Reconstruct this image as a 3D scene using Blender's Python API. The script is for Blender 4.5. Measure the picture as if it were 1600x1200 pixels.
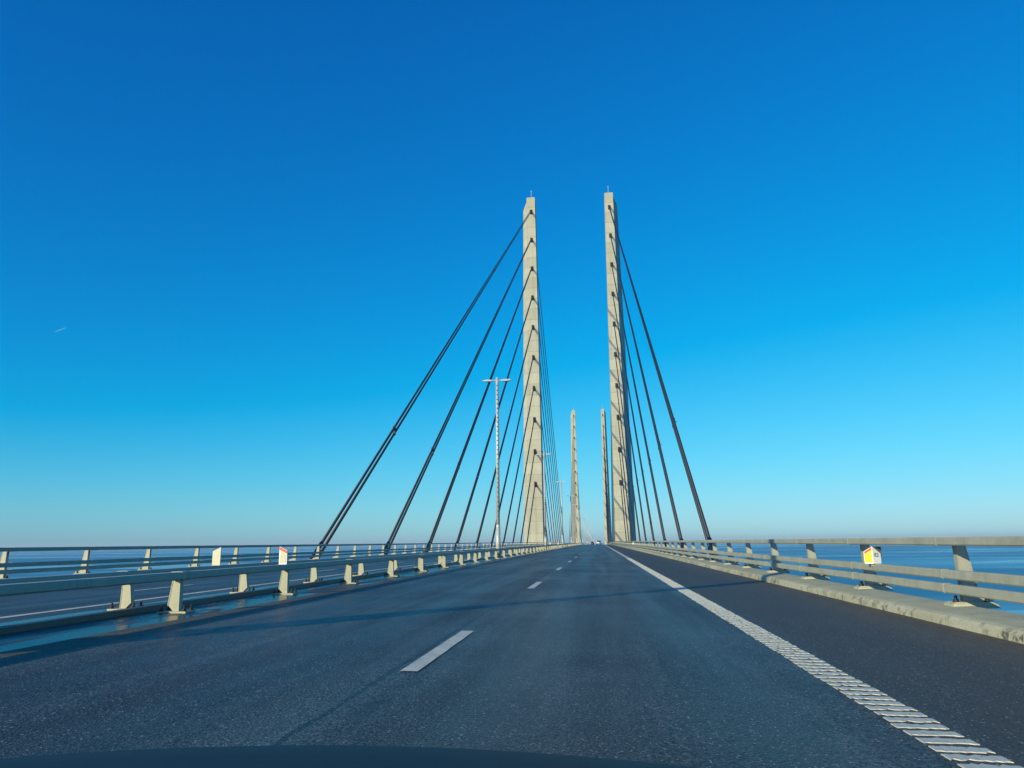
import bpy, math, random
from mathutils import Vector, Matrix
R = math.radians
random.seed(7)
for o in list(bpy.data.objects): bpy.data.objects.remove(o)
scn = bpy.context.scene
COL = scn.collection

# ------------------------------------------------------------------ camera
# world: camera above (0,0), bridge runs along +Y, deck level under the camera z = 0
EYE = 1.07
cam_d = bpy.data.cameras.new('camera'); cam = bpy.data.objects.new('camera', cam_d); COL.objects.link(cam)
cam_d.sensor_width = 36.0; cam_d.lens = 1155.0 / 1600.0 * 36.0
cam_d.clip_start = 0.05; cam_d.clip_end = 90000.0
fwd = Vector((136.0, -246.0, -1155.0)).normalized()      # bridge axis seen in camera axes
hor = Vector((1.0, 0.0108, 0.0))                          # direction of the horizon (slight roll)
up = hor.cross(fwd).normalized()
rgt = fwd.cross(up).normalized()
M3 = Matrix((rgt, fwd, up))
cam.matrix_world = Matrix.Translation((0, 0, EYE)) @ M3.to_4x4()
scn.camera = cam

# ------------------------------------------------------------------ sky, sun, exposure
SUN_EL, SUN_AZ = R(17.0), R(33.5)       # sun behind the camera on the left
trav = Vector((math.sin(SUN_AZ) * math.cos(SUN_EL), math.cos(SUN_AZ) * math.cos(SUN_EL), -math.sin(SUN_EL)))
world = bpy.data.worlds.new('World'); scn.world = world; world.use_nodes = True
wn, wl = world.node_tree.nodes, world.node_tree.links
wn.clear()
sky = wn.new('ShaderNodeTexSky'); sky.sky_type = 'NISHITA'; sky.sun_disc = False
sky.sun_elevation = SUN_EL; sky.sun_rotation = math.pi + SUN_AZ
sky.altitude = 60.0; sky.air_density = 1.0; sky.dust_density = 0.4; sky.ozone_density = 10.0
# one colour grade for the whole sky (the camera's cold rendering of a clear winter sky)
def wmath(op, a, b, clamp=False):
    m = wn.new('ShaderNodeMath'); m.operation = op; m.use_clamp = clamp
    for sock, v in ((m.inputs[0], a), (m.inputs[1], b)):
        if isinstance(v, bpy.types.NodeSocket): wl.new(v, sock)
        else: sock.default_value = v
    return m.outputs[0]
sp = wn.new('ShaderNodeSeparateColor'); wl.new(sky.outputs[0], sp.inputs[0])
K, S = 0.185, 0.15
r_ = wmath('MAXIMUM', wmath('SUBTRACT', wmath('MULTIPLY', sp.outputs[0], K * 1.22), 0.122), 0.001)
def shoulder(v, k): return wmath('DIVIDE', v, wmath('ADD', wmath('MULTIPLY', wmath('MULTIPLY', v, v), k), 1.0))
g_ = shoulder(wmath('MULTIPLY', wmath('POWER', wmath('MULTIPLY', sp.outputs[1], K), 1.14), 1.35), 0.32)
b_ = shoulder(wmath('MULTIPLY', wmath('POWER', wmath('MULTIPLY', sp.outputs[2], K), 0.78), 0.98), 0.16)
cb = wn.new('ShaderNodeCombineColor')
for k, v in enumerate((r_, g_, b_)): wl.new(wmath('MULTIPLY', v, 1 / S), cb.inputs[k])
bg = wn.new('ShaderNodeBackground'); bg.inputs['Strength'].default_value = S
wo = wn.new('ShaderNodeOutputWorld')
wl.new(cb.outputs[0], bg.inputs['Color']); wl.new(bg.outputs[0], wo.inputs['Surface'])
sun_d = bpy.data.lights.new('sun', 'SUN'); sun = bpy.data.objects.new('sun', sun_d); COL.objects.link(sun)
sun_d.energy = 4.8; sun_d.angle = R(0.53); sun_d.color = (1.0, 0.90, 0.60)
sun.rotation_euler = trav.to_track_quat('-Z', 'Y').to_euler()
scn.view_settings.view_transform = 'Standard'; scn.view_settings.look = 'None'
scn.view_settings.gamma = 1.0; scn.view_settings.exposure = 0.0
scn.view_settings.use_curve_mapping = False

# ------------------------------------------------------------------ materials
MAT = {}
class NT:
    def __init__(s, name):
        m = bpy.data.materials.new(name); m.use_nodes = True
        s.m = m; s.n = m.node_tree.nodes; s.l = m.node_tree.links; s.n.clear()
        s.out = s.n.new('ShaderNodeOutputMaterial'); s.b = s.n.new('ShaderNodeBsdfPrincipled')
        s.l.new(s.b.outputs[0], s.out.inputs['Surface']); MAT[name] = m
        s.tc = s.n.new('ShaderNodeTexCoord')
    def coords(s, scale=(1, 1, 1), which='Object'):
        mp = s.n.new('ShaderNodeMapping'); mp.inputs['Scale'].default_value = scale
        s.l.new(s.tc.outputs[which], mp.inputs['Vector']); return mp.outputs[0]
    def noise(s, vec, scale, detail=4, rough=0.55, dist=0.0):
        n = s.n.new('ShaderNodeTexNoise'); n.inputs['Scale'].default_value = scale
        n.inputs['Detail'].default_value = detail; n.inputs['Roughness'].default_value = rough
        n.inputs['Distortion'].default_value = dist
        s.l.new(vec, n.inputs['Vector']); return n.outputs['Fac']
    def voro(s, vec, scale, out='Distance'):
        n = s.n.new('ShaderNodeTexVoronoi'); n.inputs['Scale'].default_value = scale
        s.l.new(vec, n.inputs['Vector']); return n.outputs[out]
    def ramp(s, fac, stops):
        r = s.n.new('ShaderNodeValToRGB'); e = r.color_ramp.elements
        while len(e) < len(stops): e.new(0.5)
        for k, (p, c) in enumerate(stops):
            e[k].position = p; e[k].color = (c, c, c, 1) if not hasattr(c, '__len__') else (*c, 1)
        s.l.new(fac, r.inputs['Fac']); return r.outputs['Color']
    def mix(s, fac, a, b, mode='MIX'):
        m = s.n.new('ShaderNodeMix'); m.data_type = 'RGBA'; m.blend_type = mode
        for sock, v in ((m.inputs[0], fac), (m.inputs[6], a), (m.inputs[7], b)):
            if isinstance(v, bpy.types.NodeSocket): s.l.new(v, sock)
            elif hasattr(v, '__len__'): sock.default_value = (*v, 1)
            else: sock.default_value = v
        return m.outputs[2]
    def math(s, op, a, b=0.0, clamp=False):
        m = s.n.new('ShaderNodeMath'); m.operation = op; m.use_clamp = clamp
        for sock, v in ((m.inputs[0], a), (m.inputs[1], b)):
            if isinstance(v, bpy.types.NodeSocket): s.l.new(v, sock)
            else: sock.default_value = v
        return m.outputs[0]
    def sep(s):
        n = s.n.new('ShaderNodeSeparateXYZ'); s.l.new(s.tc.outputs['Object'], n.inputs[0]); return n.outputs
    def bump(s, h, strength=0.3, dist=0.01):
        b = s.n.new('ShaderNodeBump'); b.inputs['Strength'].default_value = strength; b.inputs['Distance'].default_value = dist
        s.l.new(h, b.inputs['Height']); s.l.new(b.outputs[0], s.b.inputs['Normal'])
    def set(s, **k):
        for key, v in k.items():
            sock = s.b.inputs[key.replace('_', ' ')]
            if isinstance(v, bpy.types.NodeSocket): s.l.new(v, sock)
            elif hasattr(v, '__len__') and len(v) == 3: sock.default_value = (*v, 1)
            else: sock.default_value = v
        return s
    def rnd(s):
        return s.n.new('ShaderNodeObjectInfo').outputs['Random']

def mat_asphalt():
    t = NT('asphalt'); c = t.coords()
    x = t.sep()[0]
    big = t.noise(t.coords((1.3, 0.05, 1)), 1.0, 5, 0.65)            # long streaks along the road
    blot = t.noise(c, 0.30, 6, 0.62)
    mid = t.noise(c, 5.0, 5, 0.65)
    fine = t.noise(c, 48.0, 3, 0.7)
    grit = t.voro(c, 62.0)
    cellc = t.voro(c, 62.0, 'Color')
    s = t.n.new('ShaderNodeSeparateColor'); t.l.new(cellc, s.inputs[0])
    patchy = t.noise(c, 1.1, 4, 0.6)
    lim = t.math('SUBTRACT', 1.03, t.math('MULTIPLY', patchy, 0.22))
    pale = t.math('MULTIPLY', t.math('GREATER_THAN', s.outputs[0], lim), t.math('LESS_THAN', grit, t.math('ADD', 0.22, t.math('MULTIPLY', s.outputs[1], 0.3))))
    base = t.ramp(big, [(0.30, (0.026, 0.027, 0.028)), (0.5, (0.056, 0.057, 0.056)), (0.70, (0.105, 0.105, 0.100))])
    base = t.mix(0.5, base, t.ramp(blot, [(0.3, (0.034, 0.035, 0.036)), (0.7, (0.090, 0.090, 0.086))]))
    base = t.mix(0.5, base, t.ramp(mid, [(0.3, 0.36), (0.7, 0.64)]), 'OVERLAY')
    base = t.mix(0.95, base, t.ramp(fine, [(0.36, 0.02), (0.5, 0.45), (0.63, 0.95)]), 'OVERLAY')
    wob = t.math('MULTIPLY', t.math('SUBTRACT', t.noise(t.coords((1, 0.25, 1)), 1.2, 4), 0.5), 0.9)
    xr = t.math('ADD', x, wob)
    # wheel tracks polished and darkened by rubber
    trk = None
    for xc in (-0.72, 0.85, -4.15, -2.65, -10.0, -13.2):
        d = t.math('SUBTRACT', t.math('ADD', x, t.math('MULTIPLY', wob, 0.35)), xc)
        g = t.math('SUBTRACT', 1.0, t.math('MULTIPLY', t.math('MULTIPLY', d, d), 5.5), True)
        trk = g if trk is None else t.math('MAXIMUM', trk, g)
    trk = t.math('MULTIPLY', trk, t.ramp(blot, [(0.25, 0.35), (0.7, 1.0)]))
    base = t.mix(t.math('MULTIPLY', trk, 0.55), base, (0.030, 0.030, 0.030))
    # drips of oil between the tracks
    oil = t.math('MULTIPLY', t.ramp(t.noise(t.coords((2.2, 0.5, 1)), 1.3, 5, 0.7), [(0.56, 0.0), (0.66, 0.5)]), t.math('LESS_THAN', x, 1.6))
    base = t.mix(oil, base, (0.024, 0.024, 0.024))
    # dust along the kerb and the median, darker seam at the lane joint
    kerbd = t.ramp(t.math('MULTIPLY', t.math('SUBTRACT', xr, 3.2), 1 / 1.6, True), [(0.0, 0.0), (1.0, 0.75)])
    medd = t.math('MULTIPLY', t.ramp(t.math('MULTIPLY', t.math('SUBTRACT', t.math('MULTIPLY', xr, -1.0), 4.95), 1 / 0.5, True), [(0.0, 0.0), (1.0, 0.85)]), t.math('GREATER_THAN', x, -6.5))
    dust = t.math('MAXIMUM', kerbd, medd)
    should = t.math('MULTIPLY', t.ramp(t.math('MULTIPLY', t.math('SUBTRACT', xr, 1.7), 1 / 0.5, True), [(0.0, 0.0), (1.0, 1.0)]), 0.8)
    base = t.mix(should, base, t.mix(1.0, (0.074, 0.062, 0.048), t.ramp(fine, [(0.3, 0.6), (0.7, 1.4)]), 'MULTIPLY'))
    base = t.mix(dust, base, t.mix(1.0, (0.125, 0.110, 0.082), t.ramp(mid, [(0.3, 0.75), (0.7, 1.2)]), 'MULTIPLY'))
    jn = t.math('MULTIPLY', t.math('SUBTRACT', t.noise(t.coords((1, 1.5, 1)), 1.0, 6, 0.7), 0.5), 0.12)
    seam = t.math('LESS_THAN', t.math('ABSOLUTE', t.math('ADD', t.math('ADD', x, 1.74), jn)), t.math('MULTIPLY', patchy, 0.05))
    base = t.mix(t.math('MULTIPLY', seam, 0.75), base, (0.012, 0.012, 0.013))
    base = t.mix(t.math('MULTIPLY', pale, 0.85), base, (0.36, 0.36, 0.33))
    rough = t.ramp(t.math('ADD', t.math('MULTIPLY', big, 0.6), t.math('MULTIPLY', blot, 0.4)), [(0.36, 0.50), (0.62, 0.34)])
    rough = t.mix(t.math('MULTIPLY', trk, 0.6), rough, (0.31, 0.31, 0.31))
    rough = t.mix(t.math('MAXIMUM', dust, should), rough, (0.58, 0.58, 0.58))
    t.set(Base_Color=base, Roughness=rough, IOR=1.27)
    hgt = t.math('ADD', t.math('MULTIPLY', grit, 1.0), fine)
    t.bump(hgt, 0.9, 0.007)
mat_asphalt()

def mat_median():
    t = NT('median_asphalt'); c = t.coords()
    wet = t.noise(t.coords((1.3, 0.22, 1)), 1.0, 5, 0.65, 0.6)
    w = t.ramp(wet, [(0.38, 0.0), (0.48, 1.0)])
    fine = t.noise(c, 40, 3)
    dry = t.ramp(fine, [(0.3, (0.035, 0.036, 0.036)), (0.7, (0.075, 0.074, 0.070))])
    base = t.mix(w, dry, (0.014, 0.018, 0.022))
    t.set(Base_Color=base, Roughness=t.mix(w, (0.6, 0.6, 0.6), (0.24, 0.24, 0.24)), Specular_IOR_Level=0.55)
    t.bump(t.math('MULTIPLY', fine, t.math('SUBTRACT', 1.08, w)), 0.4, 0.004)
mat_median()

def mat_paint():
    t = NT('road_paint'); c = t.coords()
    wear = t.noise(c, 26, 6, 0.75); big = t.noise(c, 2.5, 4)
    base = t.ramp(big, [(0.3, (0.50, 0.48, 0.38)), (0.7, (0.70, 0.67, 0.55))])
    base = t.mix(t.ramp(t.noise(c, 7, 5, 0.7), [(0.5, 0.0), (0.7, 0.5)]), base, (0.22, 0.22, 0.21))
    base = t.mix(t.ramp(wear, [(0.55, 0.0), (0.66, 0.85)]), base, (0.16, 0.16, 0.16))
    t.set(Base_Color=base, Roughness=0.55); t.bump(wear, 0.3, 0.003)
mat_paint()

def mat_concrete(name, a, b, stain, streak=True, wscale=1.0):
    t = NT(name); c = t.coords()
    n1 = t.noise(c, 0.8 * wscale, 6, 0.65); n2 = t.noise(c, 14 * wscale, 4, 0.6)
    base = t.ramp(n1, [(0.3, a), (0.7, b)])
    r = t.rnd()
    base = t.mix(1.0, base, t.ramp(r, [(0.0, 0.90), (1.0, 1.06)]), 'MULTIPLY')
    base = t.mix(0.18, base, t.ramp(n2, [(0.3, 0.35), (0.7, 0.65)]), 'OVERLAY')
    if streak:
        st = t.noise(t.coords((2.2 * wscale, 2.2 * wscale, 0.10 * wscale)), 1.0, 5, 0.7)
        base = t.mix(t.ramp(st, [(0.50, 0.0), (0.72, 0.45)]), base, stain)
    t.set(Base_Color=base, Roughness=0.85, Specular_IOR_Level=0.25); t.bump(n2, 0.25, 0.02)
mat_concrete('pylon_concrete', (0.40, 0.39, 0.305), (0.49, 0.475, 0.38), (0.22, 0.205, 0.16), wscale=0.3)

def mat_kerb():
    t = NT('kerb_concrete'); c = t.coords()
    n1 = t.noise(c, 1.6, 6, 0.65); n2 = t.noise(c, 30, 4, 0.6)
    base = t.ramp(n1, [(0.3, (0.37, 0.36, 0.255)), (0.7, (0.50, 0.485, 0.36))])
    base = t.mix(0.35, base, t.ramp(n2, [(0.3, 0.3), (0.7, 0.65)]), 'OVERLAY')
    st = t.noise(t.coords((3, 2.6, 2.0)), 1.9, 9, 0.78, 0.5)                 # tyre scrapes and runs on the face
    patch = t.noise(t.coords((1, 0.6, 1)), 1.0, 3)
    m = t.math('MULTIPLY', t.ramp(st, [(0.50, 0.0), (0.56, 0.9)]), t.ramp(patch, [(0.40, 0.0), (0.52, 1.0)]))
    g = t.n.new('ShaderNodeNewGeometry'); sp = t.n.new('ShaderNodeSeparateXYZ'); t.l.new(g.outputs['Normal'], sp.inputs[0])
    side = t.ramp(t.math('ABSOLUTE', sp.outputs[0]), [(0.25, 0.12), (0.8, 1.0)])
    base = t.mix(t.math('MULTIPLY', m, side), base, (0.085, 0.085, 0.075))
    t.set(Base_Color=base, Roughness=0.85, Specular_IOR_Level=0.25); t.bump(t.math('ADD', n2, st), 0.35, 0.006)
mat_kerb()

def mat_metal(name, a, b, rough=0.5, metallic=0.35, vary=1.0):
    t = NT(name); c = t.coords()
    n1 = t.noise(c, 3.0 * vary, 6, 0.7); n2 = t.noise(c, 40 * vary, 3)
    base = t.ramp(n1, [(0.3, a), (0.7, b)])
    drip = t.noise(t.coords((6, 6, 0.8)), 1.5, 5, 0.7)
    base = t.mix(t.ramp(drip, [(0.56, 0.0), (0.72, 0.35)]), base, tuple(v * 0.45 for v in a))
    base = t.mix(0.25, base, t.ramp(n2, [(0.3, 0.35), (0.7, 0.65)]), 'OVERLAY')
    t.set(Base_Color=base, Roughness=t.ramp(n1, [(0.3, rough - 0.08), (0.7, rough + 0.12)]), Metallic=metallic)
    t.bump(n2, 0.08, 0.004)
mat_metal('galvanised', (0.31, 0.315, 0.25), (0.42, 0.42, 0.345), 0.6, 0.1)
mat_metal('galvanised_pale', (0.33, 0.335, 0.25), (0.43, 0.43, 0.335), 0.6, 0.1)
mat_metal('lamp_grey', (0.40, 0.41, 0.41), (0.60, 0.60, 0.58), 0.5, 0.2, 2.0)
mat_metal('cable_sheath', (0.005, 0.011, 0.027), (0.009, 0.017, 0.040), 0.5, 0.0)
mat_metal('anchor_steel', (0.022, 0.022, 0.023), (0.045, 0.043, 0.040), 0.6, 0.2)
mat_metal('dark_steel', (0.07, 0.072, 0.075), (0.12, 0.12, 0.12), 0.5, 0.3)
def plain(name, col, rough=0.5, **k):
    t = NT(name); n = t.noise(t.coords(), 9.0, 4)
    t.set(Base_Color=t.mix(1.0, col, t.ramp(n, [(0.3, 0.88), (0.7, 1.06)]), 'MULTIPLY'), Roughness=rough, **k)
plain('sign_white', (0.80, 0.80, 0.78), 0.4)
plain('sign_yellow', (0.85, 0.68, 0.0), 0.4)
plain('sign_red', (0.75, 0.10, 0.03), 0.4)
plain('sign_pale', (0.62, 0.58, 0.42), 0.5)
plain('sign_black', (0.03, 0.03, 0.03), 0.5)
plain('lamp_glass', (0.50, 0.51, 0.51), 0.3)
plain('car_white', (0.78, 0.78, 0.78), 0.2, Coat_Weight=0.6)
plain('car_dark', (0.02, 0.022, 0.026), 0.2, Coat_Weight=0.6)
plain('car_glass', (0.012, 0.016, 0.02), 0.06)
plain('tyre_rubber', (0.015, 0.015, 0.015), 0.8)
plain('rim_metal', (0.45, 0.45, 0.46), 0.35, Metallic=0.8)
plain('tail_red', (0.45, 0.012, 0.01), 0.25)
plain('bonnet_paint', (0.010, 0.014, 0.020), 0.55, Specular_IOR_Level=0.25)
plain('rubber_trim', (0.012, 0.012, 0.013), 0.55)
plain('vapour', (0.85, 0.87, 0.9), 1.0)

def mat_sea():
    t = NT('sea_water'); c = t.coords()
    sw = t.noise(t.coords((0.0003, 0.0010, 1)), 1.0, 5, 0.6, 1.2)      # calm slicks and wind lanes
    w1 = t.noise(t.coords((0.05, 0.09, 1)), 1.0, 6, 0.6)
    w2 = t.noise(t.coords((0.5, 0.8, 1)), 1.0, 4, 0.6)
    base = t.ramp(sw, [(0.38, (0.016, 0.16, 0.29)), (0.56, (0.04, 0.20, 0.33)), (0.64, (0.20, 0.36, 0.46))])
    t.set(Base_Color=base, Roughness=t.ramp(sw, [(0.42, 0.42), (0.60, 0.24)]), Specular_IOR_Level=0.5, IOR=1.33)
    t.bump(t.math('ADD', w1, t.math('MULTIPLY', w2, 0.25)), 0.6, 1.2)
mat_sea()

# ------------------------------------------------------------------ mesh helpers
class MB:
    def __init__(s): s.v = []; s.f = []
    def poly(s, ring0, ring1, caps=(True, True)):
        n = len(ring0); a = len(s.v); s.v += [tuple(p) for p in ring0] + [tuple(p) for p in ring1]
        for i in range(n):
            j = (i + 1) % n; s.f.append((a + i, a + j, a + n + j, a + n + i))
        if caps[0]: s.f.append(tuple(a + i for i in reversed(range(n))))
        if caps[1]: s.f.append(tuple(a + n + i for i in range(n)))
        return s
    def rings(s, rs, caps=(True, True), closed=True):
        n = len(rs[0]); a = len(s.v)
        for r in rs: s.v += [tuple(p) for p in r]
        for k in range(len(rs) - 1):
            for i in range(n if closed else n - 1):
                j = (i + 1) % n
                s.f.append((a + k * n + i, a + k * n + j, a + (k + 1) * n + j, a + (k + 1) * n + i))
        if caps[0]: s.f.append(tuple(a + i for i in reversed(range(n))))
        if caps[1]: s.f.append(tuple(a + (len(rs) - 1) * n + i for i in range(n)))
        return s
    def box(s, x0, x1, y0, y1, z0, z1):
        return s.poly([(x0, y0, z0), (x1, y0, z0), (x1, y1, z0), (x0, y1, z0)],
                      [(x0, y0, z1), (x1, y0, z1), (x1, y1, z1), (x0, y1, z1)])
    def tube(s, p0, p1, r0, r1=None, n=10, caps=(True, True)):
        p0, p1 = Vector(p0), Vector(p1); r1 = r0 if r1 is None else r1
        d = (p1 - p0).normalized(); a = d.orthogonal().normalized(); b = d.cross(a)
        def ring(p, r): return [p + (a * math.cos(2 * math.pi * k / n) + b * math.sin(2 * math.pi * k / n)) * r for k in range(n)]
        return s.poly(ring(p0, r0), ring(p1, r1), caps)
    def mesh(s, name, mat, smooth=False):
        me = bpy.data.meshes.new(name); me.from_pydata(s.v, [], s.f); me.update()
        import bmesh
        bm = bmesh.new(); bm.from_mesh(me); bmesh.ops.recalc_face_normals(bm, faces=bm.faces); bm.to_mesh(me); bm.free()
        if mat: me.materials.append(MAT[mat])
        if smooth:
            for p in me.polygons: p.use_smooth = len(p.vertices) == 4
        return me
def put(name, me, parent=None, loc=(0, 0, 0), rot=(0, 0, 0)):
    o = bpy.data.objects.new(name, me); COL.objects.link(o); o.location = loc; o.rotation_euler = rot
    if parent: o.parent = parent
    return o
def bevel(o, w, seg=2):
    m = o.modifiers.new('bevel', 'BEVEL'); m.width = w; m.segments = seg; m.limit_method = 'ANGLE'; m.angle_limit = R(30)
def tag(o, label=None, cat=None, group=None, kind=None):
    for k, v in (('label', label), ('category', cat), ('group', group), ('kind', kind)):
        if v: o[k] = v
    return o
def thing(name, label, cat, loc=(0, 0, 0), group=None):
    return tag(put(name, None, loc=loc), label, cat, group)
ORD = ['', 'first', 'second', 'third', 'fourth', 'fifth', 'sixth', 'seventh', 'eighth', 'ninth', 'tenth', 'eleventh', 'twelfth',
       'thirteenth', 'fourteenth', 'fifteenth', 'sixteenth', 'seventeenth', 'eighteenth', 'nineteenth', 'twentieth',
       'twenty-first', 'twenty-second', 'twenty-third', 'twenty-fourth', 'twenty-fifth', 'twenty-sixth', 'twenty-seventh', 'twenty-eighth']

# ------------------------------------------------------------------ road profile
XC = -6.7                                   # middle of the bridge
def zl(y):                                  # the road drops away beyond the crest
    d = max(0.0, y - 200.0); return -d * d / (2 * 33750.0)
def zx(x): return 0.134 - 0.02 * abs(x - XC)        # crossfall to both sides
def gz(x, y): return zx(x) + zl(y)
def sta(y0, y1, step=12.0):
    n = max(1, int(math.ceil((y1 - y0) / step))); return [y0 + (y1 - y0) * k / n for k in range(n + 1)]
def sweep(profile, y0, y1, name, mat, parent=None, closed=True, step=12.0, smooth=False):
    ys = sta(y0, y1, step)
    b = MB(); b.rings([[(x, y, z + zl(y)) for (x, z) in profile] for y in ys], caps=(closed, closed), closed=closed)
    return put(name, b.mesh(name, mat, smooth), parent)
YA, YB = -40.0, 1700.0

# ------------------------------------------------------------------ setting
def disc_sea():
    b = MB(); n = 96; rs = [0.0, 60, 200, 600, 2000, 6000, 18000, 45000]
    rings = [[(r * math.cos(2 * math.pi * k / n) + XC, r * math.sin(2 * math.pi * k / n), -61.0) for k in range(n)] for r in rs[1:]]
    b.rings(rings, caps=(True, False)); me = b.mesh('sea', 'sea_water')
    if me.polygons[0].normal.z < 0: me.flip_normals()
    tag(put('sea', me), kind='structure')
disc_sea()

deck = sweep([(XC - 12.6, -0.16), (XC + 12.6, -0.16), (XC + 12.6, -0.75), (XC + 9, -1.3), (XC - 9, -1.3), (XC - 12.6, -0.75)],
             YA, YB, 'bridge_deck', 'pylon_concrete', step=25.0)
tag(deck, kind='structure')
KX = 4.63                                   # foot of the right kerb
LKX = 2 * XC - KX                           # foot of the left kerb
carr = sweep([(-5.62, zx(-5.62)), (KX + 0.04, zx(KX + 0.04))], YA, YB, 'road', 'asphalt', closed=False)
tag(carr, kind='structure')
carr2 = sweep([(LKX - 0.04, zx(LKX - 0.04)), (2 * XC + 5.62, zx(2 * XC + 5.62))], YA, YB, 'road', 'asphalt', closed=False)
tag(carr2, kind='structure')
med = sweep([(2 * XC + 5.62, zx(-5.62)), (XC, zx(XC)), (-5.62, zx(-5.62))], YA, YB, 'median_strip', 'median_asphalt', closed=False)
tag(med, kind='structure')
for xx in (XC + 0.02,):
    k = sweep([(xx - 0.09, zx(XC) - 0.03), (xx + 0.09, zx(XC) - 0.03), (xx + 0.085, zx(XC) + 0.07), (xx - 0.085, zx(XC) + 0.07)], YA, 620, 'median_kerb', 'dark_steel')
    tag(k, kind='structure')
# edge lip of the asphalt along the wet strip
zr, zlft = zx(KX), zx(LKX)
def kerb(sgn):
    f = lambda u, z: (XC + sgn * u, z)
    u0 = KX - XC; z0 = zr
    prof = [f(u0, z0 - 0.12), f(u0 + 0.015, z0 + 0.085), f(u0 + 0.06, z0 + 0.125), f(u0 + 0.13, z0 + 0.145), f(u0 + 0.80, z0 + 0.175), f(u0 + 0.84, z0 + 0.14), f(u0 + 0.84, z0 - 0.5), f(u0 + 0.2, z0 - 0.5)]
    if sgn < 0: prof.reverse()
    o = sweep(prof, YA, 700, 'kerb', 'kerb_concrete', step=6.0)
    tag(o, kind='structure')
kerb(1); kerb(-1)

# road markings
EX = 1.88
bars = []
for v in range(14):
    rr = random.Random(v + 3)
    nx = 12; w = 0.30 + rr.uniform(-0.012, 0.012)
    top, bot = [], []
    for k in range(nx + 1):
        u = -w / 2 + w * k / nx
        top.append((u, 0.050 + rr.uniform(-0.009, 0.009) - (0.025 if rr.random() < 0.08 else 0) + 0.014 * (k % 2) * rr.random()))
        bot.append((u, -0.053 + rr.uniform(-0.009, 0.009) + (0.025 if rr.random() < 0.08 else 0)))
    ring = bot + top[::-1]
    b = MB(); b.poly([(x, y, -0.002) for x, y in ring], [(x * 0.985, y * 0.94, 0.0025) for x, y in ring])
    bars.append(b.mesh('rumble_bar', 'road_paint'))
y = 2.0; k = 0
while y < 50:
    o = put('rumble_bar', bars[random.randrange(14)], carr, (EX + random.uniform(-0.008, 0.008), y, gz(EX, y) + 0.003), (0, math.atan(0.02), R(random.uniform(-1.5, 1.5))))
    if random.random() < 0.5: o.scale.x = -1
    y += 0.168 + random.uniform(-0.006, 0.006)
b = MB(); ys = sta(50, 700, 6)
b.rings([[(EX - 0.15, q, gz(EX - 0.15, q) + 0.005), (EX + 0.15, q, gz(EX + 0.15, q) + 0.005)] for q in ys], (False, False), False)
put('edge_line', b.mesh('edge_line', 'road_paint'), carr)
EX2 = -8.45
b = MB(); b.rings([[(EX2 - 0.1, q, gz(EX2 - 0.1, q) + 0.005), (EX2 + 0.1, q, gz(EX2 + 0.1, q) + 0.005)] for q in sta(-10, 700, 6)], (False, False), False)
put('edge_line', b.mesh('edge_line', 'road_paint'), carr2)
def dash_mesh(seed):
    rr = random.Random(seed); b = MB(); n = 12
    L = [(-0.075 + rr.uniform(-0.003, 0.003), -1.42 + 2.84 * k / n) for k in range(n + 1)]
    Rr = [(0.075 + rr.uniform(-0.003, 0.003), -1.42 + 2.84 * k / n) for k in range(n + 1)]
    ring = L[::-1] + Rr
    ring = [p for p in ring]
    b.rings([[(L[k][0], L[k][1], 0.0), (Rr[k][0], Rr[k][1], 0.0)] for k in range(n + 1)], (False, False), False)
    me = b.mesh('lane_dash', 'road_paint')
    if me.polygons[0].normal.z < 0: me.flip_normals()
    return me
dms = [dash_mesh(s) for s in range(4)]
DX, DX2 = -1.60, -10.85
yy = 7.76 - 11.1
for k in range(38):
    for X, par in ((DX, carr), (DX2, carr2)):
        q = yy - (0.9 if par is carr2 else 0)
        s = (zl(q + 1.5) - zl(q - 1.5)) / 3
        put('lane_dash', dms[k % 4], par, (X, q, gz(X, q) + 0.006), (math.atan(s), math.atan(0.02) if par is carr else -math.atan(0.02), 0))
    yy += 11.1

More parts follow.
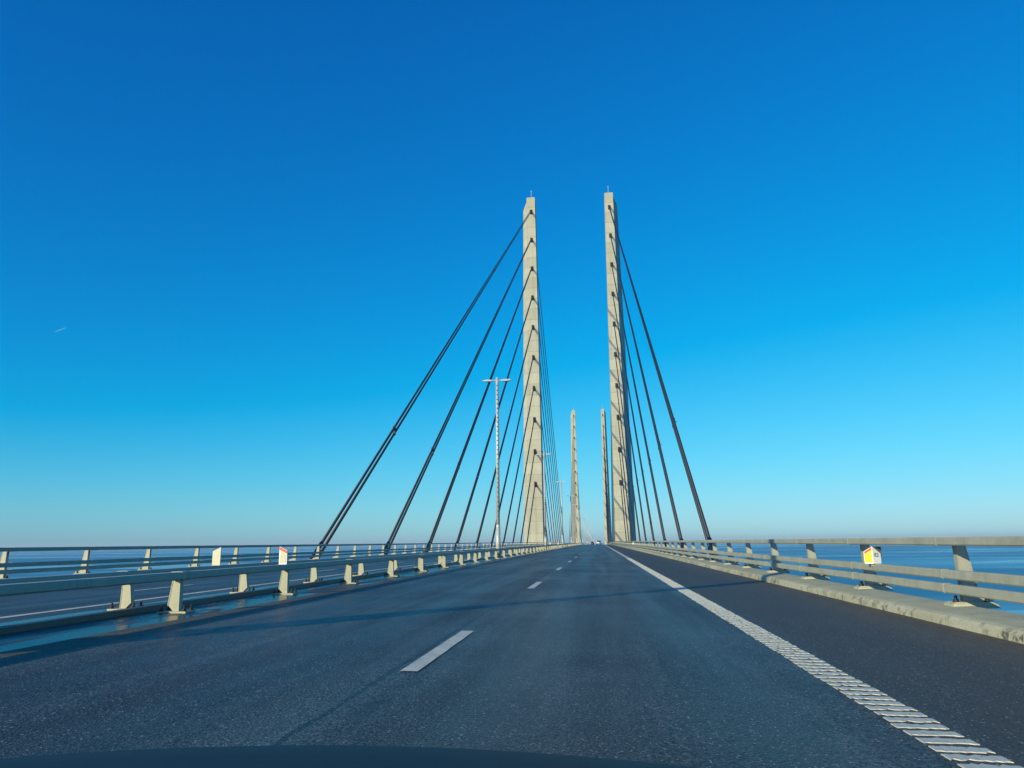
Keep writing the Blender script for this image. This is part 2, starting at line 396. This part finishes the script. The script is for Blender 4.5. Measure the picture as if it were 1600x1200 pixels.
# ------------------------------------------------------------------ outer railings
RZ = zr + 0.17
def bolt_mesh():
    b = MB(); b.tube((0, 0, 0), (0, 0, 0.085), 0.016, n=6); b.tube((0, 0, 0.004), (0, 0, 0.035), 0.032, n=6); b.tube((0, 0, -0.004), (0, 0, 0.004), 0.045, n=8)
    return b.mesh('bolt', 'anchor_steel')
BOLT = bolt_mesh()
def railing(sgn, y_first, PS, label):
    root = thing('steel_railing', label, 'railing', (XC + sgn * 11.92, 0, RZ), 'railings on the outer kerbs')
    def post_mesh():
        b = MB()
        def ring(z, u0, u1, t): return [(sgn * u0, -t, z), (sgn * u1, -t, z), (sgn * u1, t, z), (sgn * u0, t, z)]
        # tapered I section: two flanges and a web
        for (ua, ub, uc, ud, t) in ((0.132, 0.150, 0.152, 0.170, 0.055), (0.262, 0.280, 0.392, 0.410, 0.055)):
            b.poly(ring(0.055, uc, ud, t), ring(0.872, ua, ub, t))
        b.poly(ring(0.055, 0.171, 0.391, 0.05), ring(0.872, 0.151, 0.261, 0.05))
        b.rings([ring(0.02, 0.39, 0.585, 0.05), ring(0.10, 0.39, 0.56, 0.05), ring(0.125, 0.39, 0.47, 0.05)])
        return b.mesh('post', 'galvanised')
    def plate_mesh():
        b = MB()
        def ring(z, e): return [(sgn * (-0.06 + e), -0.17 + e * 0.6, z), (sgn * (0.60 - e), -0.17 + e * 0.6, z), (sgn * (0.60 - e), 0.17 - e * 0.6, z), (sgn * (-0.06 + e), 0.17 - e * 0.6, z)]
        b.rings([ring(-0.03, 0), ring(0.025, 0.02), ring(0.055, 0.07)])
        return b.mesh('base_plate', 'kerb_concrete')
    pm = post_mesh(); pl = plate_mesh()
    k = -6
    while y_first + k * PS < 430:
        y = y_first + k * PS
        if y > -12:
            p = put('post', pm, root, (0, y, zl(y)))
            if y < 150: put('base_plate', pl, p)
            if 5 < y < 42:
                for bu, by in ((0.035, -0.05), (0.095, 0.05), (0.47, -0.07)): put('bolt', BOLT, p, (sgn * bu, by, 0.056))
        k += 1
    # three hollow rails in front of the posts; sleeves at the joints
    for (za, zb, u0, u1) in ((0.878, 1.002, -0.13, 0.14), (0.390, 0.525, -0.10, 0.02), (0.185, 0.318, -0.10, 0.02)):
        c = 0.018
        prof = [(sgn * (u0 + c), za), (sgn * (u1 - c), za), (sgn * u1, za + c), (sgn * u1, zb - c), (sgn * (u1 - c), zb), (sgn * (u0 + c), zb), (sgn * u0, zb - c), (sgn * u0, za + c)]
        o = sweep(prof, -40, 620, 'rail', 'galvanised', root, step=10.0)
        if za < 0.8:
            b = MB(); b.box(sgn * 0.021, sgn * 0.14, -0.04, 0.04, za + 0.025, zb - 0.025); bk = b.mesh('spacer', 'galvanised'); q = y_first - 3 * PS
            while q < 110:
                put('spacer', bk, o, (0, q, zl(q))); q += PS
        y = y_first - 2 * PS
        e = 0.005
        p2 = [(x + (e if x > sgn * (u0 + u1) / 2 else -e), z + (e if z > (za + zb) / 2 else -e)) for x, z in prof]
        b = MB(); b.rings([[(x, q, z) for x, z in p2] for q in (-0.03, 0.03)]); sm = b.mesh('rail_sleeve', 'galvanised')
        while y < 120:
            put('rail_sleeve', sm, o, (0, y, 0)); y += PS
    return root
right_rail = railing(1, 12.2, 4.1, 'pale steel three-rail railing on the kerb at the right edge of the bridge')
left_rail = railing(-1, 22.2, 3.87, 'shaded steel three-rail railing at the far left edge beyond the opposite carriageway')

# ------------------------------------------------------------------ median barriers
def barrier(x, sgn, y_first, label):
    """sgn = side the traffic is on; the box beam overhangs that side"""
    root = thing('median_barrier', label, 'barrier', (x, 0, zx(x)), 'low barriers along the median')
    b = MB()
    def ring(z, a, c, t): return [(sgn * a, -t, z), (sgn * c, -t, z), (sgn * c, t, z), (sgn * a, t, z)]
    b.poly(ring(0.10, -0.110, -0.098, 0.045), ring(0.46, -0.060, -0.048, 0.045))
    b.poly(ring(0.02, 0.060, 0.072, 0.045), ring(0.46, 0.05, 0.062, 0.045))
    b.rings([ring(0.02, -0.02, 0.0595, 0.04), ring(0.10, -0.0975, 0.0575, 0.04), ring(0.46, -0.0475, 0.0495, 0.04)])
    pm = b.mesh('post', 'galvanised_pale')
    b = MB(); b.box(-0.22, 0.22, -0.12, 0.16, -0.01, 0.022)
    pl = b.mesh('base_plate', 'galvanised_pale')
    k = -4
    while y_first + k * PS < 400:
        y = y_first + k * PS
        if y > -10:
            p = put('post', pm, root, (0, y, zl(y)))
            if y < 130: put('base_plate', pl, p)
            if 5 < y < 32:
                for bx in (-0.175, 0.175):
                    for by in (-0.075, 0.115): put('bolt', BOLT, p, (bx, by, 0.022))
        k += 1
    c = 0.02; u0, u1, za, zb = -0.06, 0.13, 0.462, 0.575
    prof = [(sgn * (u0 + c), za), (sgn * (u1 - c), za), (sgn * u1, za + c), (sgn * u1, zb - c), (sgn * (u1 - c), zb), (sgn * (u0 + c), zb), (sgn * u0, zb - c), (sgn * u0, za + c)]
    o = sweep(prof, -40, 620, 'beam', 'galvanised', root, step=10.0)
    b = MB(); e = 0.006; y = y_first - 2 * PS
    while y < 120:
        p2 = [(xx + (e if xx > sgn * (u0 + u1) / 2 else -e), z + (e if z > (za + zb) / 2 else -e)) for xx, z in prof]
        b.rings([[(xx, q, z) for xx, z in p2] for q in (y - 0.12, y + 0.12)]); y += PS * 2
    put('beam_sleeve', b.mesh('beam_sleeve', 'galvanised'), o)
    return root
PS = 3.84
barrier(-6.17, 1, 10.6, 'low box-beam barrier nearest the road, along the right side of the median')
barrier(-7.25, -1, 11.05, 'low box-beam barrier behind the nearer one, along the far side of the median')

# ------------------------------------------------------------------ delineators
def delineator(x, y, flip, label):
    root = thing('delineator', label, 'delineator', (x, y, gz(x, y) + 0.575), 'delineators on the median barriers')
    s = -1 if flip else 1
    def slab(w0, w1, z0, zt0, zt1, ya, yb, mat, name, par):
        b = MB(); pts = [(s * w0, z0), (s * w1, z0), (s * w1, zt1), (s * w0, zt0)]
        b.poly([(px, ya, pz) for px, pz in pts], [(px, yb, pz) for px, pz in pts]); return put(name, b.mesh(name, mat), par)
    slab(-0.08, 0.08, 0.0, 0.345, 0.265, -0.012, 0.012, 'sign_white' if not flip else 'sign_pale', 'panel', root)
    if not flip:
        slab(-0.062, 0.062, 0.03, 0.265, 0.203, -0.017, -0.0125, 'sign_pale', 'reflector', root)
        slab(-0.079, 0.079, 0.285, 0.335, 0.256, -0.018, -0.0125, 'sign_red', 'top_band', root) if False else None
        b = MB(); pts = [(-0.079, 0.283), (0.079, 0.204), (0.079, 0.258), (-0.079, 0.337)]
        b.poly([(px, -0.018, pz) for px, pz in pts], [(px, -0.0125, pz) for px, pz in pts]); put('top_band', b.mesh('top_band', 'sign_red'), root)
    b = MB(); b.box(-0.03, 0.03, 0.013, 0.03, -0.08, 0.12); put('bracket', b.mesh('bracket', 'galvanised'), root)
NEARW = ['nearest', 'second', 'third']
for k in range(3):
    w = ['nearest', 'second one ahead', 'third one ahead'][k]
    delineator(-6.13, 14.2 + 100 * k, False, f'white delineator with red slanted top on the near median barrier, {w}')
    delineator(-7.34, 13.9 + 100 * k, True, f'plain pale back of a delineator on the far median barrier, {w}')

def marker(y, text, label):
    x = 5.10
    root = thing('kilometre_marker', label, 'marker', (x, y, RZ + zl(y)), 'kilometre markers on the right railing')
    zb, zt, zl_, zr_ = 0.530, 0.845, 0.755, 0.715
    def face(p0, p1, z0, za, z1, nrm, mat, name, par, off=0.0, th=0.008):
        b = MB(); n = Vector(nrm) * off; t = Vector(nrm) * th
        q = [Vector((p0[0], p0[1], z0)), Vector((p1[0], p1[1], z0)), Vector((p1[0], p1[1], z1)), Vector((p0[0], p0[1], za))]
        b.poly([v + n for v in q], [v + n + t for v in q]); return put(name, b.mesh(name, mat), par)
    A, B, C = (-0.125, 0.03), (0.0, -0.05), (0.165, 0.02)     # folded plate seen from above
    nl = Vector((B[1] - A[1], -(B[0] - A[0]), 0)).normalized(); nr = Vector((C[1] - B[1], -(C[0] - B[0]), 0)).normalized()
    fl = face(A, B, zb, zl_, zt, nl, 'sign_white', 'plate', root)
    fr = face(B, C, zb, zt, zr_, nr, 'sign_white', 'plate', root)
    def lerp(P, Q, t): return (P[0] + (Q[0] - P[0]) * t, P[1] + (Q[1] - P[1]) * t)
    a, bb = lerp(A, B, 0.07), lerp(A, B, 0.94)
    face(a, bb, zb + 0.025, zl_ - 0.052, zt - 0.074, nl, 'sign_yellow', 'yellow_panel', fl, 0.0085, 0.003)
    b = MB(); q = [Vector((a[0], a[1], zl_ - 0.046)), Vector((bb[0], bb[1], zt - 0.066)), Vector((bb[0], bb[1], zt - 0.012)), Vector((a[0], a[1], zl_ - 0.006))]
    b.poly([v + nl * 0.0085 for v in q], [v + nl * 0.0115 for v in q]); put('top_band', b.mesh('top_band', 'sign_red'), fl)
    if text:
        cu = bpy.data.curves.new('lettering', 'FONT'); cu.body = text; cu.size = 0.105; cu.extrude = 0.001; cu.align_x = 'CENTER'
        ob = bpy.data.objects.new('tmp', cu); COL.objects.link(ob); bpy.context.view_layer.update()
        me = bpy.data.meshes.new_from_object(ob.evaluated_get(bpy.context.evaluated_depsgraph_get())); bpy.data.objects.remove(ob)
        me.materials.clear(); me.materials.append(MAT['sign_black'])
        mid = lerp(B, C, 0.46); p = Vector((mid[0], mid[1], 0.655)) + nr * 0.010
        put('lettering', me, fr, p, (R(90), 0, math.atan2(C[1] - B[1], C[0] - B[0])))
    b = MB(); b.box(-0.02, 0.05, 0.005, 0.03, 0.48, 0.76); put('bracket', b.mesh('bracket', 'galvanised'), root)
    b = MB(); b.box(0.06, 0.20, 0.05, 0.062, 0.66, 0.84); put('back_plate', b.mesh('back_plate', 'dark_steel'), root)
marker(15.0, '82', 'yellow and white folded marker numbered 82 on the right railing')
marker(115.0, None, 'small far marker on the right railing, second one ahead')
marker(215.0, None, 'tiny far marker on the right railing, third one ahead')

# ------------------------------------------------------------------ lamp posts
def lamp_meshes():
    H = 12.1
    b = MB(); b.tube((0, 0, 0), (0, 0, 1.9), 0.155, 0.145, 12); b.tube((0, 0, 1.9), (0, 0, 2.05), 0.145, 0.118, 12, (False, False)); base = b.mesh('pole_base', 'lamp_grey', True)
    b = MB(); n = 12
    b.tube((0, 0, 2.05), (0, 0, H), 0.118, 0.095, 12); pole = b.mesh('pole', 'lamp_grey', True)
    b = MB()
    z = 2.6
    while z < H - 0.4:                              # rungs and brackets up the pole
        b.box(-0.035, 0.035, -0.16, -0.10, z, z + 0.05); b.box(0.095, 0.135, -0.03, 0.03, z + 0.15, z + 0.20); z += 0.32
    rung = b.mesh('rung', 'dark_steel')
    b = MB(); b.tube((-0.95, 0, H - 0.12), (0.95, 0, H - 0.12), 0.035, n=8); arm = b.mesh('arm', 'lamp_grey')
    def head(s):
        b = MB()
        for (u, w, za, zb) in (): pass
        rs = []
        for (u, w, za, zb) in ((0.28, 0.05, -0.05, 0.03), (0.40, 0.13, -0.07, 0.05), (0.75, 0.15, -0.07, 0.06), (0.95, 0.11, -0.05, 0.03), (1.02, 0.05, -0.03, 0.01)):
            rs.append([(s * u, -w, H - 0.12 + za), (s * u, w, H - 0.12 + za), (s * u, w * 0.7, H - 0.12 + zb), (s * u, -w * 0.7, H - 0.12 + zb)])
        b.rings(rs); return b.mesh('luminaire', 'lamp_glass')
    cap = MB(); cap.tube((0, 0, H), (0, 0, H + 0.10), 0.11, 0.05, 12)
    return base, pole, rung, arm, head(-1), head(1), cap.mesh('cap', 'lamp_grey')
LB = lamp_meshes()
def lamp(y, label, thick=1.0):
    root = thing('lamp_post', label, 'lamp post', (XC, y, gz(XC, y) + 0.05), 'lamp posts along the median')
    for nm, me in zip(('pole_base', 'pole', 'rung', 'arm', 'luminaire', 'luminaire', 'cap'), LB):
        if nm == 'rung' and y > 200: continue
        o = put(nm, me, root)
        if nm in ('pole', 'pole_base'): o.scale = (thick, thick, 1)
lamp(5.4, 'thick double-armed lamp post beside the camera, its shadow lying across the road', 2.0)
for k in range(27):
    lamp(50.1 + 45 * k, ['tall double-armed lamp post on the median, nearest of those in view',
                         f'double-armed lamp post on the median, {ORD[k + 1]} ahead of the camera'][0 if k == 0 else 1])

# ------------------------------------------------------------------ pylons and stays
PZ_TOP = 129.9; CP = 14.75
ANCH = [20.9 + 11.44 * k for k in range(10)][::-1]            # anchor heights above the deck, topmost first
def sect(z, ins=0.0):
    """half-section of a leg at height z: (u outward from bridge middle, v along bridge)"""
    t = max(0.0, min(1.0, z / PZ_TOP)) if z >= 0 else z / 160.0
    w = 2.5 + (1.58 - 2.5) * t; o = 2.2 + (1.5 - 2.2) * t; L = 4.0 + (2.7 - 4.0) * t
    top0 = PZ_TOP - 4.0
    if z > top0: o *= max(0.02, 1 - (z - top0) / 4.0)
    a = CP - w + ins; c = CP + w - ins * 0.4; d = CP + w + o - ins; L -= ins
    return [(a, -L), (c, -L), (d, 0.0), (c, L), (a, L)]
def front(z): return -sect(z)[0][1]
def pz(Y): return zl(Y) + (8.0 if Y > 500 else 0.0)
def pylon(sgn, Y, label):
    zb = pz(Y)
    root = thing('pylon', label, 'pylon', (XC, Y, zb), 'bridge pylons')
    def ring(z, ins=0.0): return [(sgn * u, v, z) for u, v in sect(z, ins)]
    zs = [-66.0 + k * 8.25 for k in range(8)] + [0.0 + 4.056 * k for k in range(32)] + [PZ_TOP]
    for a, c in zip(zs[:-1], zs[1:]):
        b = MB(); g = 0.13
        last = c >= PZ_TOP - 1e-6
        mids = [PZ_TOP - 4.0] if a < PZ_TOP - 4.0 < c - 0.1 and PZ_TOP - 4.0 > a + 0.2 else []
        b.rings([ring(a, 0.11), ring(a + g)] + [ring(m) for m in mids] + ([ring(c - 0.25), ring(c, 0.15)] if last else [ring(c - g), ring(c, 0.11)]), (False, last))
        put('concrete_lift', b.mesh('concrete_lift', 'pylon_concrete'), root)
    for s in (-1, 1):
        for z in ANCH:
            F = front(z)
            b = MB(); zz = z + 0.1
            # steel anchor box: deep hood narrowing to the cable outlet
            b.poly([(sgn * (CP - 0.44), s * (F - 0.1), zz - 0.9), (sgn * (CP + 0.44), s * (F - 0.1), zz - 0.9), (sgn * (CP + 0.44), s * (F - 0.1), zz + 0.9), (sgn * (CP - 0.44), s * (F - 0.1), zz + 0.9)],
                   [(sgn * (CP - 0.38), s * (F + 0.75), zz - 0.95), (sgn * (CP + 0.38), s * (F + 0.75), zz - 0.95), (sgn * (CP + 0.38), s * (F + 0.35), zz + 0.55), (sgn * (CP - 0.38), s * (F + 0.35), zz + 0.55)])
            put('anchor_box', b.mesh('anchor_box', 'anchor_steel'), root)
    b = MB(); b.tube((sgn * CP, 0.5, PZ_TOP - 0.05), (sgn * CP, 0.5, PZ_TOP + 4.0), 0.08, 0.06, 8); b.box(sgn * CP - 0.16, sgn * CP + 0.16, 0.2, 0.8, PZ_TOP + 3.7, PZ_TOP + 4.05)
    put('mast', b.mesh('mast', 'lamp_grey'), root)
    return root
Y1 = 263.0; Y2 = Y1 + 490.0
SLOPE = 0.606
outr = {}
def stays(sgn, Y, pname):
    zb = pz(Y)
    for s, side in ((-1, 'near'), (1, 'far')):
        for i, z in enumerate(ANCH):
            w = 'topmost twin stay cable' if i == 0 else ('lowest twin stay cable' if i == 9 else f'{ORD[i + 1]} twin stay cable from the top')
            X = XC + sgn * CP
            F = front(z) + 0.45
            yb = Y + s * (F + z / SLOPE); zbase = zl(yb)
            root = thing('stay_cable', f'{w}, {side} side of the {pname}', 'stay cable', (X, yb, zbase), 'stay cables of the bridge')
            top = Vector((0, -s * (z / SLOPE), z + zb - zbase)); d = top.normalized()
            lo = -d * 2.2
            for dz in (0.0, 0.67):
                b = MB(); b.tube(lo + Vector((0, 0, dz - 0.33)), top + Vector((0, 0, dz - 0.33)), 0.125, n=10, caps=(True, True))
                put('cable', b.mesh('cable', 'cable_sheath', True), root)
                if Y == Y1 and s < 0:
                    b = MB(); b.tube(lo + Vector((0, 0, dz - 0.33)), d * 1.6 + Vector((0, 0, dz - 0.33)), 0.17, n=10)
                    put('anchor_sleeve', b.mesh('anchor_sleeve', 'cable_sheath', True), root)
            if Y == Y1 and s < 0:
                for q in (25.0, 118.0):
                    if q < top.length - 12:
                        c = d * q; b = MB()
                        b.rings([[(u, c.y + e * d.y - h * 0.0, c.z + e * d.z + h) for u, h in ((-0.145, -0.47), (0.145, -0.47), (0.145, 0.47), (-0.145, 0.47))] for e in (-0.15, 0.15)])
                        b.tube((0.14, c.y, c.z + 0.1), (0.30, c.y, c.z + 0.1), 0.05, n=6)
                        put('damper_clamp', b.mesh('damper_clamp', 'cable_sheath'), root)
            key = (sgn, round(yb))
            if key not in outr:
                outr[key] = 1
                b = MB(); xa, xb = XC + sgn * 12.55, XC + sgn * (CP + 0.35)
                b.poly([(xa, yb - 0.6, zbase - 2.4), (xa, yb + 0.6, zbase - 2.4), (xa, yb + 0.6, zbase - 0.75), (xa, yb - 0.6, zbase - 0.75)],
                       [(xb, yb - 0.4, zbase - 1.9), (xb, yb + 0.4, zbase - 1.9), (xb, yb + 0.4, zbase - 0.9), (xb, yb - 0.4, zbase - 0.9)])
                put('outrigger', b.mesh('outrigger', 'dark_steel'), deck)
for Y, w in ((Y1, 'near'), (Y2, 'far')):
    for sgn, lr in ((-1, 'left'), (1, 'right')):
        if w == 'near': lab = f'tall near {lr} concrete pylon with ten dark cable anchors down its front'
        else: lab = f'smaller distant {lr} concrete pylon beyond the near pair'
        pylon(sgn, Y, lab); stays(sgn, Y, f'{w} {lr} pylon')

# ------------------------------------------------------------------ cars ahead
def car(x, y, paint, label, suv=False):
    root = thing('car', label, 'car', (x, y, gz(x, y)), 'cars driving ahead')
    hh = 0.18 if suv else 0.0
    b = MB()
    def sec(yy, w, z0, z1, zs):
        return [(-w * 0.93, yy, z0), (w * 0.93, yy, z0), (w, yy, zs), (w * 0.96, yy, z1), (-w * 0.96, yy, z1), (-w, yy, zs)]
    b.rings([sec(-2.2, 0.78, 0.38, 0.85 + hh, 0.6), sec(-2.1, 0.88, 0.26, 0.98 + hh, 0.62), sec(-1.3, 0.91, 0.22, 0.98 + hh, 0.65), sec(0.8, 0.91, 0.22, 0.95 + hh, 0.65), sec(1.9, 0.86, 0.24, 0.80 + hh, 0.6), sec(2.2, 0.70, 0.35, 0.62 + hh, 0.5)])
    body = put('body', b.mesh('body', paint), root); bevel(body, 0.04)
    b = MB(); zt = 1.45 + hh * 1.6; zm = 0.97 + hh
    b.poly([(-0.84, -1.95, zm), (0.84, -1.95, zm), (0.80, 1.0, zm - 0.03), (-0.80, 1.0, zm - 0.03)], [(-0.64, -1.35, zt), (0.64, -1.35, zt), (0.62, 0.15, zt), (-0.62, 0.15, zt)])
    cab = put('glasshouse', b.mesh('glasshouse', 'car_glass'), root)
    b = MB(); b.poly([(-0.66, -1.42, zt - 0.05), (0.66, -1.42, zt - 0.05), (0.64, 0.2, zt - 0.05), (-0.64, 0.2, zt - 0.05)], [(-0.6, -1.3, zt + 0.03), (0.6, -1.3, zt + 0.03), (0.58, 0.1, zt + 0.03), (-0.58, 0.1, zt + 0.03)])
    put('roof', b.mesh('roof', paint), root)
    b = MB()
    for sx in (-1, 1):
        b.poly([(sx * 0.85, -1.99, zm - 0.01), (sx * 0.72, -2.0, zm - 0.01), (sx * 0.72, -1.9, zm - 0.01), (sx * 0.86, -1.9, zm - 0.01)], [(sx * 0.65, -1.39, zt - 0.04), (sx * 0.55, -1.4, zt - 0.04), (sx * 0.55, -1.3, zt - 0.04), (sx * 0.66, -1.3, zt - 0.04)])
    put('pillar', b.mesh('pillar', paint), root)
    for sx in (-1, 1):
        b = MB(); b.box(sx * 0.76 - 0.12, sx * 0.76 + 0.10, -2.20, -2.02, 0.74 + hh, 0.90 + hh); put('tail_light', b.mesh('tail_light', 'tail_red'), root)
        for wy in (-1.35, 1.35):
            b = MB(); b.tube((sx * 0.66, wy, 0.32), (sx * 0.90, wy, 0.32), 0.32, n=18); w = put('wheel', b.mesh('wheel', 'tyre_rubber'), root)
            b = MB(); b.tube((sx * 0.88, wy, 0.32), (sx * 0.915, wy, 0.32), 0.2, n=14); put('rim', b.mesh('rim', 'rim_metal'), w)
    b = MB(); b.box(-0.26, 0.26, -2.225, -2.19, 0.58, 0.69); put('number_plate', b.mesh('number_plate', 'sign_white'), root)
    b = MB(); b.box(-0.82, 0.82, -2.24, -2.05, 0.28, 0.46); o = put('bumper', b.mesh('bumper', 'rubber_trim'), root); bevel(o, 0.03)
car(-0.1, 262, 'car_white', 'white hatchback driving ahead in the right lane')
car(-3.9, 455, 'car_dark', 'dark car farther ahead in the left lane', True)

# ------------------------------------------------------------------ bonnet of the car the picture is taken from
def bonnet():
    root = thing('car_bonnet', 'dark glossy front edge of the car at the bottom of the picture', 'car bonnet', (BX0, 0.9, 0.6))
    b = MB(); nx = 40; rs = []
    rows = [(0.45, 0.035), (0.75, 0.03), (1.0, 0.022), (1.2, 0.01), (1.32, 0.003), (1.40, 0.0), (1.45, -0.012), (1.48, -0.035), (1.50, -0.08), (1.505, -0.2)]
    for (yy, dz) in rows:
        rs.append([(x, yy - 0.9 - 0.12 * x * x * (yy / 1.5), BZ0 + dz - BK * x * x - 0.6) for x in [-0.85 + 1.7 * k / nx for k in range(nx + 1)]])
    b.rings(rs, (False, False), False)
    me = b.mesh('panel', 'bonnet_paint', True)
    put('panel', me, root)
BX0, BZ0, BK = -0.42, 0.714, 0.045
bonnet()

# ------------------------------------------------------------------ short contrail far off in the sky
def contrail():
    d = M3 @ Vector(((95 - 800) / 1155, (600 - 515) / 1155, -1)); d.normalize()
    p = Vector((0, 0, EYE)) + d * 15000
    o = thing('contrail', 'tiny white vapour trail in the blue sky at the left', 'contrail', p)
    b = MB(); rs = []
    for k in range(9):
        t = k / 8; r = 3 * math.sin(math.pi * min(1, 0.08 + t * 0.9)) ; c = Vector(((t - 0.5) * 170, (t - 0.5) * 60, (t - 0.5) * 95))
        rs.append([c + Vector((0, r * math.cos(a), r * math.sin(a))) for a in [2 * math.pi * q / 8 for q in range(8)]])
    b.rings(rs); put('trail', b.mesh('trail', 'vapour', True), o)
contrail()

# ------------------------------------------------------------------ winter haze over the water
def haze():
    m = bpy.data.materials.new('haze_air'); m.use_nodes = True; n = m.node_tree.nodes; n.clear()
    v = n.new('ShaderNodeVolumePrincipled'); v.inputs['Color'].default_value = (0.70, 0.87, 1.0, 1); v.inputs['Density'].default_value = 3.0e-5
    v.inputs['Anisotropy'].default_value = 0.0
    o = n.new('ShaderNodeOutputMaterial'); m.node_tree.links.new(v.outputs[0], o.inputs['Volume'])
    MAT['haze_air'] = m
    b = MB(); b.box(-47000, 47000, -47000, 47000, -63.0, 140.0)
    tag(put('haze', b.mesh('haze', 'haze_air')), kind='stuff')
haze()
